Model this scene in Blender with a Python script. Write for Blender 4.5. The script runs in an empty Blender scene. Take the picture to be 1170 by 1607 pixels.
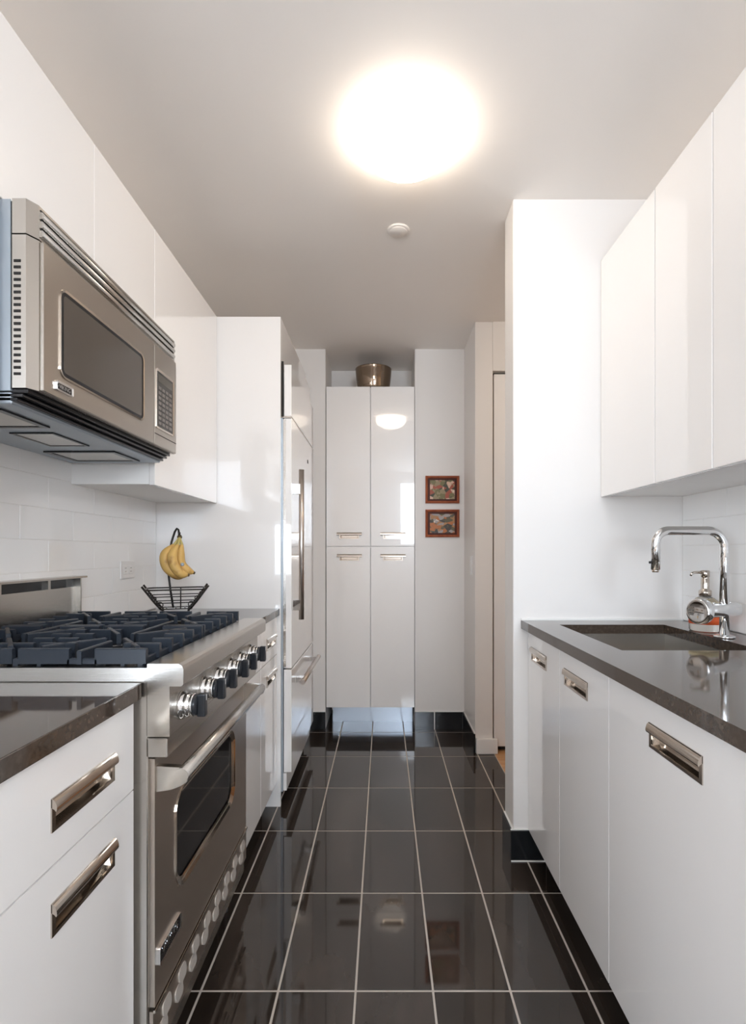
import bpy, bmesh, math, random
from mathutils import Vector, Matrix
random.seed(7)
SC = bpy.context.scene
COL = SC.collection
PI = math.pi

# ------------------------------------------------------------------ camera
# X right, Y away from the camera along the galley, Z up (metres)
F_PX, VX, VY, W, H = 828.0, 602.0, 867.0, 1170.0, 1607.0
cd = bpy.data.cameras.new('camera'); cam = bpy.data.objects.new('camera', cd); COL.objects.link(cam)
cam.location = (0, 0, 1.172); cam.rotation_euler = (PI / 2, 0, 0)
cd.sensor_fit = 'HORIZONTAL'; cd.sensor_width = 36.0; cd.lens = 36.0 * F_PX / W
cd.shift_x = (W / 2 - VX) / W; cd.shift_y = (VY - H / 2) / W
cd.clip_start = 0.02
SC.camera = cam

# ------------------------------------------------------------------ world, daylight, exposure
wd = bpy.data.worlds.new('world'); SC.world = wd; wd.use_nodes = True
wd.node_tree.nodes['Background'].inputs[0].default_value = (0.72, 0.85, 1.0, 1)
wd.node_tree.nodes['Background'].inputs[1].default_value = 1.5
WIN = (0.25, 1.08, 1.28, 2.38)          # window opening in the wall behind the camera: x0 x1 z0 z1
WIN_FILL = (-2.75, -1.12, 0.85, 2.30)         # added second window in that wall, unseen, to brighten right base fronts
YB = -1.9                                # that wall
def daylight(name, w, power):
    ld = bpy.data.lights.new(name, 'AREA'); lo = bpy.data.objects.new(name, ld); COL.objects.link(lo)
    ld.shape = 'RECTANGLE'; ld.size = w[1] - w[0]; ld.size_y = w[3] - w[2]
    ld.energy = power; ld.color = (0.78, 0.88, 1.0)
    lo.location = ((w[0] + w[1]) / 2, YB - 0.10, (w[2] + w[3]) / 2); lo.rotation_euler = (PI / 2, 0, 0)
daylight('daylight', WIN, 60.0)
daylight('daylight', WIN_FILL, 86.0)  # fill light coming in by the added window
vs = SC.view_settings
vs.view_transform = 'Standard'; vs.look = 'None'; vs.gamma = 1.0; vs.use_curve_mapping = False
vs.exposure = 0.38
SC.cycles.max_bounces = 14; SC.cycles.diffuse_bounces = 9
LAMP = 11.5

# ------------------------------------------------------------------ materials
def mat(name, col, rough=0.5, metal=0.0, coat=0.0, spec=0.5, noise=None, bump=None, emit=None, trans=0.0, ior=1.45, aniso=0.0):
    m = bpy.data.materials.new(name); m.use_nodes = True
    nt = m.node_tree; b = nt.nodes['Principled BSDF']
    b.inputs['Base Color'].default_value = (*col, 1); b.inputs['Roughness'].default_value = rough
    b.inputs['Metallic'].default_value = metal; b.inputs['Coat Weight'].default_value = coat
    b.inputs['Coat Roughness'].default_value = 0.03
    b.inputs['Specular IOR Level'].default_value = spec
    b.inputs['Transmission Weight'].default_value = trans; b.inputs['IOR'].default_value = ior
    b.inputs['Anisotropic'].default_value = aniso
    if emit:
        b.inputs['Emission Color'].default_value = (*emit[0], 1); b.inputs['Emission Strength'].default_value = emit[1]
    tc = None
    if noise or bump:
        tc = nt.nodes.new('ShaderNodeTexCoord')
    if noise:      # (colour2, scale xyz, detail, lo, hi)
        c2, sc, det, lo, hi = noise
        mp = nt.nodes.new('ShaderNodeMapping'); mp.inputs['Scale'].default_value = sc
        nt.links.new(tc.outputs['Object'], mp.inputs[0])
        oi = nt.nodes.new('ShaderNodeObjectInfo'); ad = nt.nodes.new('ShaderNodeVectorMath'); ad.operation = 'ADD'
        cm = nt.nodes.new('ShaderNodeVectorMath'); cm.operation = 'SCALE'; cm.inputs['Scale'].default_value = 37.0
        nt.links.new(oi.outputs['Location'], cm.inputs[0])
        nt.links.new(mp.outputs[0], ad.inputs[0]); nt.links.new(cm.outputs[0], ad.inputs[1])
        n = nt.nodes.new('ShaderNodeTexNoise'); n.inputs['Scale'].default_value = 1.0; n.inputs['Detail'].default_value = det
        nt.links.new(ad.outputs[0], n.inputs['Vector'])
        r = nt.nodes.new('ShaderNodeValToRGB'); r.color_ramp.elements[0].position = lo; r.color_ramp.elements[1].position = hi
        r.color_ramp.elements[0].color = (*col, 1); r.color_ramp.elements[1].color = (*c2, 1)
        nt.links.new(n.outputs['Fac'], r.inputs[0]); nt.links.new(r.outputs[0], b.inputs['Base Color'])
    if bump:       # (scale xyz, strength)
        mp = nt.nodes.new('ShaderNodeMapping'); mp.inputs['Scale'].default_value = bump[0]
        nt.links.new(tc.outputs['Object'], mp.inputs[0])
        n = nt.nodes.new('ShaderNodeTexNoise'); n.inputs['Scale'].default_value = 1.0; n.inputs['Detail'].default_value = 3
        nt.links.new(mp.outputs[0], n.inputs['Vector'])
        bp = nt.nodes.new('ShaderNodeBump'); bp.inputs['Strength'].default_value = bump[1]; bp.inputs['Distance'].default_value = 0.002
        nt.links.new(n.outputs['Fac'], bp.inputs['Height']); nt.links.new(bp.outputs[0], b.inputs['Normal'])
    return m

M = {}
M['wall'] = mat('wall paint', (0.79, 0.76, 0.73), 0.5, bump=((60, 60, 60), 0.05))
M['ceiling'] = mat('ceiling paint', (0.88, 0.84, 0.80), 0.6, bump=((40, 40, 40), 0.05))
M['lacquer'] = mat('white gloss lacquer', (0.88, 0.855, 0.83), 0.25, coat=1.0, bump=((2.2, 2.2, 2.2), 0.015))
M['carcass'] = mat('white cabinet board', (0.88, 0.865, 0.845), 0.35)
M['splash'] = mat('white ceramic', (0.90, 0.89, 0.875), 0.10, coat=0.2)
M['splash_grout'] = mat('pale grout', (0.82, 0.80, 0.77), 0.8)
M['tile'] = mat('black polished tile', (0.020, 0.0145, 0.0112), 0.045, spec=0.85, noise=((0.062, 0.047, 0.038), (5, 1.6, 5), 6, 0.40, 0.78))
M['tile_skirt'] = mat('black skirting tile', (0.012, 0.013, 0.014), 0.12, noise=((0.03, 0.03, 0.031), (7, 7, 7), 5, 0.42, 0.8))
M['grout'] = mat('beige grout', (0.50, 0.45, 0.40), 0.85)
M['caulk'] = mat('white caulk', (0.80, 0.79, 0.76), 0.5)
M['stone'] = mat('dark quartz', (0.055, 0.040, 0.030), 0.06, spec=1.0, noise=((0.085, 0.063, 0.048), (90, 90, 90), 3, 0.45, 0.75))
M['steel'] = mat('brushed steel', (0.56, 0.53, 0.49), 0.27, 1.0, bump=((3, 220, 220), 0.05))
M['steel_door'] = mat('brushed steel darker', (0.60, 0.53, 0.465), 0.36, 1.0, bump=((220, 3, 220), 0.04))
M['steel_mw'] = mat('brushed steel of the microwave', (0.50, 0.46, 0.415), 0.30, 1.0, bump=((220, 3, 220), 0.04))
M['louvre'] = mat('bead blasted steel', (0.62, 0.57, 0.52), 0.5, 0.5)
M['nickel'] = mat('polished nickel', (0.58, 0.52, 0.46), 0.13, 1.0)
M['satin'] = mat('satin nickel', (0.60, 0.55, 0.51), 0.30, 1.0)
M['chrome'] = mat('chrome', (0.78, 0.78, 0.78), 0.05, 1.0)
M['kick'] = mat('aluminium kick plate', (0.62, 0.68, 0.76), 0.30, 1.0)
M['galv'] = mat('grey painted steel', (0.42, 0.47, 0.52), 0.38, 0.6)
M['iron'] = mat('cast iron', (0.022, 0.028, 0.038), 0.34, bump=((120, 120, 120), 0.12))
M['enamel'] = mat('black enamel', (0.012, 0.012, 0.014), 0.14)
M['black'] = mat('black plastic', (0.016, 0.018, 0.022), 0.28)
M['gap'] = mat('dark gap', (0.02, 0.018, 0.016), 0.8)
M['oven_glass'] = mat('dark oven glass', (0.010, 0.009, 0.009), 0.04, spec=0.6)
M['mw_glass'] = mat('grey mirrored glass', (0.085, 0.070, 0.056), 0.06, spec=0.9)
M['pad'] = mat('keypad', (0.05, 0.045, 0.04), 0.25)
M['button'] = mat('keypad button', (0.20, 0.18, 0.165), 0.4)
M['display'] = mat('display', (0.14, 0.13, 0.115), 0.1)
M['plastic'] = mat('white plastic', (0.83, 0.81, 0.79), 0.30)
M['lamp'] = mat('lit diffuser', (0.9, 0.9, 0.9), 0.4, emit=((1.0, 0.87, 0.73), LAMP))
M['hall_fill_lamp'] = mat('added hall fill', (0.9, 0.9, 0.9), 0.4, emit=((1.0, 0.80, 0.60), 24.0))  # glow of the added hall lamp, out of view
M['wire'] = mat('black wire', (0.03, 0.025, 0.022), 0.35, 0.4)
M['banana'] = mat('banana skin', (0.66, 0.42, 0.13), 0.5, noise=((0.36, 0.18, 0.05), (28, 28, 18), 4, 0.56, 0.72))
M['banana_tip'] = mat('banana tip', (0.10, 0.07, 0.03), 0.7)
M['banana_stem'] = mat('banana stem', (0.48, 0.40, 0.14), 0.6)
M['sticker'] = mat('sticker', (0.30, 0.36, 0.42), 0.5)
M['frame'] = mat('red wood', (0.30, 0.075, 0.035), 0.28, noise=((0.42, 0.13, 0.06), (40, 40, 12), 3, 0.4, 0.7))
M['frame_in'] = mat('dark red wood', (0.075, 0.018, 0.011), 0.5, spec=0.25)
M['wood'] = mat('oak plank', (0.52, 0.27, 0.12), 0.35, noise=((0.62, 0.36, 0.17), (3, 40, 40), 4, 0.4, 0.7))
M['clear'] = mat('clear plastic', (0.95, 0.93, 0.88), 0.05, trans=0.9, ior=1.35)
M['orange'] = mat('orange label', (0.80, 0.13, 0.035), 0.4)
M['cream'] = mat('cream label', (0.72, 0.62, 0.36), 0.5)
M['rubber'] = mat('dark rubber', (0.02, 0.02, 0.02), 0.6)

def picture_mat(name, cols, seed, scale):
    m = bpy.data.materials.new(name); m.use_nodes = True; nt = m.node_tree; b = nt.nodes['Principled BSDF']
    tc = nt.nodes.new('ShaderNodeTexCoord'); mp = nt.nodes.new('ShaderNodeMapping')
    mp.inputs['Location'].default_value = (seed, seed * 2, seed); mp.inputs['Scale'].default_value = scale
    nt.links.new(tc.outputs['Object'], mp.inputs[0])
    v = nt.nodes.new('ShaderNodeTexVoronoi'); v.inputs['Scale'].default_value = 1.0
    n = nt.nodes.new('ShaderNodeTexNoise'); n.inputs['Scale'].default_value = 0.9; n.inputs['Detail'].default_value = 4
    nt.links.new(mp.outputs[0], v.inputs['Vector']); nt.links.new(mp.outputs[0], n.inputs['Vector'])
    mx = nt.nodes.new('ShaderNodeMix'); mx.data_type = 'FLOAT'; mx.inputs[0].default_value = 0.40
    sp = nt.nodes.new('ShaderNodeSeparateColor')
    nt.links.new(v.outputs['Color'], sp.inputs[0])
    nt.links.new(sp.outputs[0], mx.inputs[2]); nt.links.new(n.outputs['Fac'], mx.inputs[3])
    r = nt.nodes.new('ShaderNodeValToRGB'); el = r.color_ramp.elements
    while len(el) < len(cols): el.new(0.5)
    for i, c in enumerate(cols):
        el[i].position = 0.16 + 0.62 * i / (len(cols) - 1); el[i].color = (*c, 1)
    nt.links.new(mx.outputs[0], r.inputs[0]); nt.links.new(r.outputs[0], b.inputs['Base Color'])
    b.inputs['Roughness'].default_value = 0.5
    r.color_ramp.interpolation = 'CONSTANT'
    return m
M['pic1'] = picture_mat('garden print', [(0.05, 0.045, 0.02), (0.17, 0.14, 0.05), (0.30, 0.23, 0.12), (0.35, 0.07, 0.03), (0.66, 0.42, 0.30), (0.75, 0.62, 0.45)], 3.3, (34, 34, 40))
M['pic2'] = picture_mat('village print', [(0.06, 0.05, 0.04), (0.12, 0.10, 0.05), (0.46, 0.15, 0.04), (0.40, 0.20, 0.08), (0.36, 0.32, 0.30), (0.78, 0.70, 0.60)], 8.1, (28, 28, 44))
m = bpy.data.materials.new('window glass'); m.use_nodes = True; nt = m.node_tree; nt.nodes.clear()
o_ = nt.nodes.new('ShaderNodeOutputMaterial'); mx_ = nt.nodes.new('ShaderNodeMixShader'); mx_.inputs[0].default_value = 0.08
t_ = nt.nodes.new('ShaderNodeBsdfTransparent'); g_ = nt.nodes.new('ShaderNodeBsdfGlossy'); g_.inputs['Roughness'].default_value = 0.02
nt.links.new(t_.outputs[0], mx_.inputs[1]); nt.links.new(g_.outputs[0], mx_.inputs[2]); nt.links.new(mx_.outputs[0], o_.inputs[0])
M['window'] = m

# ------------------------------------------------------------------ mesh helpers
ORG = {}                                   # world origin of every object
IDENT = (Vector((0, 0, 0)), Vector((1, 0, 0)), Vector((0, 1, 0)), Vector((0, 0, 1)))
class MB:
    """collects shapes; build() links them as ONE mesh object. basis = origin + three axes"""
    def __init__(s, basis=IDENT): s.bm = bmesh.new(); s.bs = basis
    def p(s, q):
        o, a, b, c = s.bs
        return o + a * q[0] + b * q[1] + c * q[2]
    def faces(s, verts, idx, smooth=False):
        vs_ = [s.bm.verts.new(s.p(v)) for v in verts]; out = []
        for f in idx:
            fc = s.bm.faces.new([vs_[i] for i in f]); fc.smooth = smooth; out.append(fc)
        return vs_, out
    def box(s, x0, x1, y0, y1, z0, z1, bev=0.0, seg=1):
        v = [(x, y, z) for z in (z0, z1) for y in (y0, y1) for x in (x0, x1)]
        vs_, fs = s.faces(v, [(0, 2, 3, 1), (4, 5, 7, 6), (0, 1, 5, 4), (2, 6, 7, 3), (0, 4, 6, 2), (1, 3, 7, 5)])
        if bev:
            es = list({e for f in fs for e in f.edges})
            bmesh.ops.bevel(s.bm, geom=es, offset=bev, segments=seg, affect='EDGES', profile=0.5)
        return s
    def prism(s, prof, y0, y1, smooth=False, axis=1):
        """profile of (a, b) pairs extruded; axis=1: (x,z) along y; axis=0: (y,z) along x; axis=2: (x,y) along z"""
        def mk(a, b, t): return (a, t, b) if axis == 1 else ((t, a, b) if axis == 0 else (a, b, t))
        n = len(prof)
        v = [mk(a, b, y0) for a, b in prof] + [mk(a, b, y1) for a, b in prof]
        idx = [tuple(range(n)), tuple(range(2 * n - 1, n - 1, -1))]
        vs_, fs = s.faces(v, idx)
        for i in range(n):
            j = (i + 1) % n
            f = s.bm.faces.new([vs_[i], vs_[j], vs_[n + j], vs_[n + i]]); f.smooth = smooth
        return s
    def tube(s, pts, r, seg=10, closed=False, cap=True, smooth=True):
        pts = [Vector(p) for p in pts]; n = len(pts)
        rs = r if isinstance(r, (list, tuple)) else [r] * n
        rings = []; up = None
        for i, p in enumerate(pts):
            if closed: t = pts[(i + 1) % n] - pts[i - 1]
            else: t = pts[min(i + 1, n - 1)] - pts[max(i - 1, 0)]
            t.normalize()
            if up is None:
                up = Vector((0, 0, 1)) if abs(t.z) < 0.9 else Vector((1, 0, 0))
            a = t.cross(up); a.normalize(); b = a.cross(t); b.normalize(); up = b
            rings.append([s.bm.verts.new(s.p(p + (a * math.cos(2 * PI * k / seg) + b * math.sin(2 * PI * k / seg)) * rs[i])) for k in range(seg)])
        m_ = n if closed else n - 1
        for i in range(m_):
            A, B = rings[i], rings[(i + 1) % n]
            for k in range(seg):
                f = s.bm.faces.new([A[k], A[(k + 1) % seg], B[(k + 1) % seg], B[k]]); f.smooth = smooth
        if cap and not closed:
            s.bm.faces.new(rings[0][::-1]); s.bm.faces.new(rings[-1])
        return s
    def lathe(s, prof, c, axis=(0, 0, 1), seg=32, smooth=True):
        """prof: list of (radius, height) along axis from centre c"""
        ax = Vector(axis).normalized(); u = ax.orthogonal().normalized(); v = ax.cross(u); c = Vector(c)
        rings = []
        for r, h in prof:
            if r < 1e-6: rings.append([s.bm.verts.new(s.p(c + ax * h))])
            else: rings.append([s.bm.verts.new(s.p(c + ax * h + (u * math.cos(2 * PI * k / seg) + v * math.sin(2 * PI * k / seg)) * r)) for k in range(seg)])
        for A, B in zip(rings, rings[1:]):
            for k in range(seg):
                k2 = (k + 1) % seg
                if len(A) == 1 and len(B) == 1: continue
                if len(A) == 1: q = [A[0], B[k2], B[k]]
                elif len(B) == 1: q = [A[k], A[k2], B[0]]
                else: q = [A[k], A[k2], B[k2], B[k]]
                f = s.bm.faces.new(q); f.smooth = smooth
        return s
    def ring_panel(s, o, i, w0, w1):
        """slab in the (u,v) plane with a rectangular hole; o,i = (u0,u1,v0,v1)"""
        def rc(q, w): return [(q[0], q[2], w), (q[1], q[2], w), (q[1], q[3], w), (q[0], q[3], w)]
        v = rc(o, w0) + rc(i, w0) + rc(o, w1) + rc(i, w1)
        idx = []
        for k in range(4):
            j = (k + 1) % 4
            idx += [(k, 4 + k, 4 + j, j), (8 + k, 8 + j, 12 + j, 12 + k), (k, j, 8 + j, 8 + k), (4 + k, 12 + k, 12 + j, 4 + j)]
        s.faces(v, idx); return s
    def build(s, name, material, parent=None, origin=None):
        bm = s.bm
        bmesh.ops.recalc_face_normals(bm, faces=bm.faces[:])
        co = [v.co for v in bm.verts]
        lo = Vector((min(c.x for c in co), min(c.y for c in co), min(c.z for c in co)))
        hi = Vector((max(c.x for c in co), max(c.y for c in co), max(c.z for c in co)))
        org = Vector(origin) if origin else Vector(((lo.x + hi.x) / 2, (lo.y + hi.y) / 2, lo.z))
        for v in bm.verts: v.co -= org
        me = bpy.data.meshes.new(name); bm.to_mesh(me); bm.free()
        me.materials.append(M[material] if isinstance(material, str) else material)
        return link(name, me, org, parent)
def link(name, me, org, parent=None):
    o = bpy.data.objects.new(name, me); COL.objects.link(o)
    org = Vector(org); ORG[o.name] = org
    if parent: o.parent = parent; o.location = org - ORG[parent.name]
    else: o.location = org
    return o
def tag(o, label, cat, group=None):
    o['label'] = label; o['category'] = cat
    if group: o['group'] = group
    return o
def thing(name, loc, label, cat, group=None):
    return tag(link(name, None, loc), label, cat, group)
def struct(o, label=None):
    o['kind'] = 'structure'
    if label: o['label'] = label
    return o
def box(name, material, dims, parent=None, bev=0.0):
    return MB().box(*dims, bev=bev).build(name, material, parent)
def text_mesh(txt, size, basis, depth, parent, material, name='lettering'):
    cu = bpy.data.curves.new(name, 'FONT'); cu.body = txt; cu.size = size; cu.extrude = depth; cu.align_x = 'CENTER'; cu.align_y = 'CENTER'
    tmp = bpy.data.objects.new('tmp_text', cu); COL.objects.link(tmp)
    dg = bpy.context.evaluated_depsgraph_get(); dg.update()
    me = bpy.data.meshes.new_from_object(tmp.evaluated_get(dg))
    bpy.data.objects.remove(tmp); bpy.data.curves.remove(cu)
    o, a, b, c = basis
    for v in me.vertices: q = v.co.copy(); v.co = a * q.x + b * q.y + c * q.z
    me.materials.clear(); me.materials.append(M[material]); me.name = name
    return link(name, me, o, parent)
# bases of vertical faces: origin, u along the face, v up, w outwards (towards the room)
def face_left(y, z, x):  return (Vector((x, y, z)), Vector((0, 1, 0)), Vector((0, 0, 1)), Vector((1, 0, 0)))     # faces +X
def face_right(y, z, x): return (Vector((x, y, z)), Vector((0, -1, 0)), Vector((0, 0, 1)), Vector((-1, 0, 0)))   # faces -X
def face_far(x, z, y):   return (Vector((x, y, z)), Vector((1, 0, 0)), Vector((0, 0, 1)), Vector((0, -1, 0)))    # faces -Y

# ------------------------------------------------------------------ key dimensions
CEIL = 2.521
XL, XR = -1.054, 1.145            # side walls
YF = 3.50                         # far wall
YP, YP2 = 2.013, 2.15             # pier (wall stub) faces
XP = 0.4935                       # pier's end
XO, YO = 0.5326, 3.084            # wall beyond the opening
CT, CB = 0.914, 0.882             # counter top / underside

# ------------------------------------------------------------------ room shell
bed = struct(box('floor', 'grout', (XL, XR + 0.1, YB - 0.1, 4.0, -0.06, -0.0012)))
X0, DX, Y0, DY, G = -0.489, 0.2068, 1.4105, 0.4057, 0.0030
tile_me = None
for k in range(-8, 6):
    for c in range(-2 if k < -3 else -1, 6):
        x0, x1 = X0 + DX * c + G, X0 + DX * (c + 1) - G
        y0, y1 = Y0 + DY * k + G, Y0 + DY * (k + 1) - G
        if c == 5: x1 = 0.641
        if y0 < YB or y0 > 3.7: continue
        if c == 5:
            t = MB().box(x0, x1, y0, y1, -0.012, 0.0, bev=0.0008).build('tile', 'tile', bed, origin=(x0, y0, -0.012)); continue
        if tile_me is None:
            t = MB().box(x0, x1, y0, y1, -0.012, 0.0, bev=0.0008).build('tile', 'tile', bed, origin=(x0, y0, -0.012)); tile_me = t.data
        else: link('tile', tile_me, (x0, y0, -0.012), bed)
hall = struct(box('floor_hall', 'gap', (0.643, 2.25, YP2, 3.6, -0.06, -0.013)))
pm = None
for i in range(11):
    y0 = YP2 + 0.004 + i * 0.09
    if pm is None: pm = MB().box(0.645, 2.2, y0, y0 + 0.0885, -0.012, -0.001, bev=0.0008).build('plank', 'wood', hall, origin=(0.645, y0, -0.012)).data
    else: link('plank', pm, (0.645, y0, -0.012), hall)
struct(box('ceiling', 'ceiling', (-3.1, 2.35, YB - 0.1, 4.1, CEIL, CEIL + 0.08)))
wl = struct(box('wall_left', 'wall', (XL - 0.1, XL, -0.25, 3.6, -0.06, CEIL)))
struct(box('wall_added_side', 'wall', (-3.2, -3.1, YB - 0.1, 0.3, -0.06, CEIL)))  # adjoining room added out of view so the extra window can light the galley
struct(box('wall_added_end', 'wall', (-3.1, XL - 0.1, -0.25, -0.15, -0.06, CEIL)))
struct(box('floor_added', 'wood', (-3.1, XL, YB, -0.25, -0.06, 0.0)))  # floor of the added room
wr = struct(box('wall_right', 'wall', (XR, XR + 0.1, YB - 0.1, YP, -0.06, CEIL)))
struct(box('wall_pier', 'wall', (XP, 2.35, YP, YP2, -0.06, CEIL), bev=0.003))
# far wall with the cupboard niche
wf = struct(box('wall_far', 'wall', (XL, -0.387, YF, 4.0, -0.06, CEIL)))
box('wall_panel', 'wall', (0.2056, XO + 0.001, YF, 4.0, -0.06, CEIL), wf)
box('niche_back', 'wall', (-0.387, 0.2056, 3.92, 4.0, -0.06, CEIL), wf)
# wall beyond the opening (its end faces the camera)
wo = struct(MB().box(XO, 0.637, YO, 4.0, -0.06, CEIL, bev=0.003).build('wall_opening', 'wall'))
box('wall_above_door', 'wall', (0.637, 2.35, YO, 3.3, 2.235, CEIL), wo)
struct(box('wall_hall', 'wall', (2.2, 2.35, YP2, 3.3, -0.06, CEIL)))
box('hall_return', 'wall', (1.45, 2.2, YO, 3.3, -0.06, 2.235), wo)
# door in the hall, set a little behind the wall face
d1 = struct(box('door_1', 'gap', (0.637, 1.45, YO + 0.055, YO + 0.09, 0.0, 2.235)))
box('door_leaf', 'plastic', (0.648, 1.442, YO + 0.022, YO + 0.055, 0.03, 2.222), d1, bev=0.002)
hk = MB(); hk.tube([(1.36, YO + 0.02, 1.0), (1.36, YO - 0.03, 1.0), (1.28, YO - 0.03, 1.0)], 0.009); hk.build('door_handle', 'nickel', d1)
# wall behind the camera: one window, and one more added for its light
wb = MB()
wb.box(-3.1, WIN_FILL[0], YB - 0.1, YB, -0.06, CEIL); wb.box(WIN_FILL[1], WIN[0], YB - 0.1, YB, -0.06, CEIL); wb.box(WIN[1], XR, YB - 0.1, YB, -0.06, CEIL)
for w in (WIN, WIN_FILL):
    wb.box(w[0], w[1], YB - 0.1, YB, -0.06, w[2]); wb.box(w[0], w[1], YB - 0.1, YB, w[3], CEIL)
struct(wb.build('wall_back', 'wall'))
for i, w in enumerate((WIN, WIN_FILL)):  # the second one is the added window
    fr = MB((Vector((0, YB - 0.03, 0)), Vector((1, 0, 0)), Vector((0, 0, 1)), Vector((0, -1, 0))))
    fr.ring_panel((w[0], w[1], w[2], w[3]), (w[0] + 0.04, w[1] - 0.04, w[2] + 0.04, w[3] - 0.04), 0, 0.04)
    wn = struct(fr.build('window_%d' % (i + 1), 'plastic'))
    box('pane', 'window', (w[0] + 0.035, w[1] - 0.035, YB - 0.052, YB - 0.048, w[2] + 0.035, w[3] - 0.035), wn)

# skirting tiles
SK = 0.115
def skirt_run(name, pieces, caps):
    root = struct(MB().box(*pieces[0], bev=0.0008).build(name, 'tile_skirt'))
    for q in pieces[1:]: MB().box(*q, bev=0.0008).build('tile', 'tile_skirt', root)
    for q in caps: box('caulk_line', 'caulk', q, root)
T = 0.011
skirt_run('baseboard_far_left', [(-0.60, -0.492, YF - T, YF, 0, SK), (-0.486, -0.387, YF - T, YF, 0, SK)], [(-0.60, -0.387, YF - 0.006, YF, SK, SK + 0.004)])
skirt_run('baseboard_far_right', [(0.2056, 0.332, YF - T, YF, 0, SK), (0.338, XO - T - 0.002, YF - T, YF, 0, SK)], [(0.2056, XO, YF - 0.006, YF, SK, SK + 0.004), (0.332, 0.338, YF - T + 0.002, YF, 0, SK)])
skirt_run('baseboard_right', [(XO - T, XO, YO - T, 3.29, 0, SK), (XO - T, XO, 3.296, YF, 0, SK)], [(XO - 0.006, XO, YO - T, YF, SK, SK + 0.004)])
skirt_run('baseboard_pier', [(XP - T, 0.615, YP - T, YP, 0, SK), (XP - T, XP, YP + 0.002, YP2, 0, SK)],
          [(XP - T, 0.615, YP - 0.006, YP, SK, SK + 0.003), (XP - 0.006, XP, YP, YP2, SK, SK + 0.004), (XP - T, 0.615, YP - T - 0.004, YP - T, 0, 0.004)])
bb = MB(); bb.box(XO + 0.004, 0.662, YO - 0.022, YO, 0.0, 0.088, bev=0.004, seg=2); bo = struct(bb.build('baseboard_opening', 'plastic'))

# backsplash tiles (running bond, pale joints), pieces of the side walls
def splash(parent, x, sgn, y0, y1, z0, rows, tw, th):
    g = 0.0016; t = 0.007
    xa, xb = (x, x + sgn * t)
    bx = MB().box(min(xa, x + sgn * 0.0055), max(xa, x + sgn * 0.0055), y0, y1, z0, z0 + rows * th).build('grout_bed', 'splash_grout', parent)
    full = {}
    for r in range(rows):
        y = y1 - (tw / 2 if r % 2 else tw)
        ye = y1
        while ye > y0 + 0.005:
            ya = max(y, y0)
            key = round(ye - ya, 4); zz = z0 + r * th
            og = (min(xa, xb), ya, zz)
            if key in full: link('tile', full[key], og, parent)
            else: full[key] = MB().box(min(xa, xb), max(xa, xb), ya + g / 2, ye - g / 2, zz + g / 2, zz + th - g / 2, bev=0.0007).build('tile', 'splash', parent, origin=og).data
            ye = y; y -= tw
splash(wl, XL, 1, 0.05, 2.428, CT + 0.001, 6, 0.26, 0.0985)
splash(wr, XR, -1, 0.05, YP - 0.001, CT + 0.001, 5, 0.26, 0.0943)

# ------------------------------------------------------------------ flush pulls and doors
def pull(parent, basis, w=0.182, h=0.050, inset=0.0):
    """flush nickel pull: frame plate, recess tray behind, rounded lip along the top"""
    fw = w - 2 * inset
    f = MB(basis); f.ring_panel((-fw / 2, fw / 2, -h / 2, h / 2), (-fw / 2 + 0.009, fw / 2 - 0.009, -h / 2 + 0.006, h / 2 - 0.012), -0.001, 0.0022)
    hd = f.build('handle', 'nickel', parent)
    t = MB(basis); a, b, c, d = -fw / 2 + 0.0085, fw / 2 - 0.0085, -h / 2 + 0.0055, h / 2 - 0.0115
    dp = -0.0135
    t.faces([(a, c, 0), (b, c, 0), (b, d, 0), (a, d, 0), (a + 0.004, c + 0.003, dp), (b - 0.004, c + 0.003, dp), (b - 0.004, d, dp), (a + 0.004, d, dp)],
            [(4, 5, 6, 7), (0, 1, 5, 4), (1, 2, 6, 5), (2, 3, 7, 6), (3, 0, 4, 7)])
    t.build('recess_tray', 'nickel', hd)
    l = MB(basis); prof = []
    for k in range(9):
        an = PI / 2 * k / 8
        prof.append((0.001 + 0.0085 * math.sin(an), h / 2 - 0.0155 + 0.0165 * math.cos(an)))
    prof += [(0.0082, h / 2 - 0.0185), (0.006, h / 2 - 0.0155), (0.001, h / 2 - 0.0125)]
    n = len(prof)
    v = [(-w / 2, q[1], q[0]) for q in prof] + [(w / 2, q[1], q[0]) for q in prof]
    l.faces(v, [tuple(range(n)), tuple(range(2 * n - 1, n - 1, -1))] + [(i, (i + 1) % n, n + (i + 1) % n, n + i) for i in range(n)])
    l.build('lip', 'nickel', hd)
    return hd
def front(parent, name, basis, u0, u1, v0, v1, t=0.019, pull_at=None, material='lacquer', pw=0.182, ph=0.05, inset=0.0):
    """door or drawer front: face at w=0, thickness t behind it; with a mortice where a pull sits"""
    b = MB(basis)
    if pull_at:
        pu, pv = pull_at; fw = pw - 2 * inset
        b.ring_panel((u0, u1, v0, v1), (pu - fw / 2 + 0.008, pu + fw / 2 - 0.008, pv - ph / 2 + 0.005, pv + ph / 2 - 0.011), -t, 0)
    else:
        b.box(u0, u1, v0, v1, -t, 0, bev=0.0012)
    d = b.build(name, material, parent)
    if pull_at:
        o, a, c, w = basis
        pull(d, (o + a * pull_at[0] + c * pull_at[1], a, c, w), pw, ph, inset)
    return d

GAP = 0.0016
DFL = -0.4905                      # face of the left base fronts
DFR = 0.5494                       # face of the right base fronts
BOT = 0.118                        # underside of base fronts
TOPF = 0.878
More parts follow.
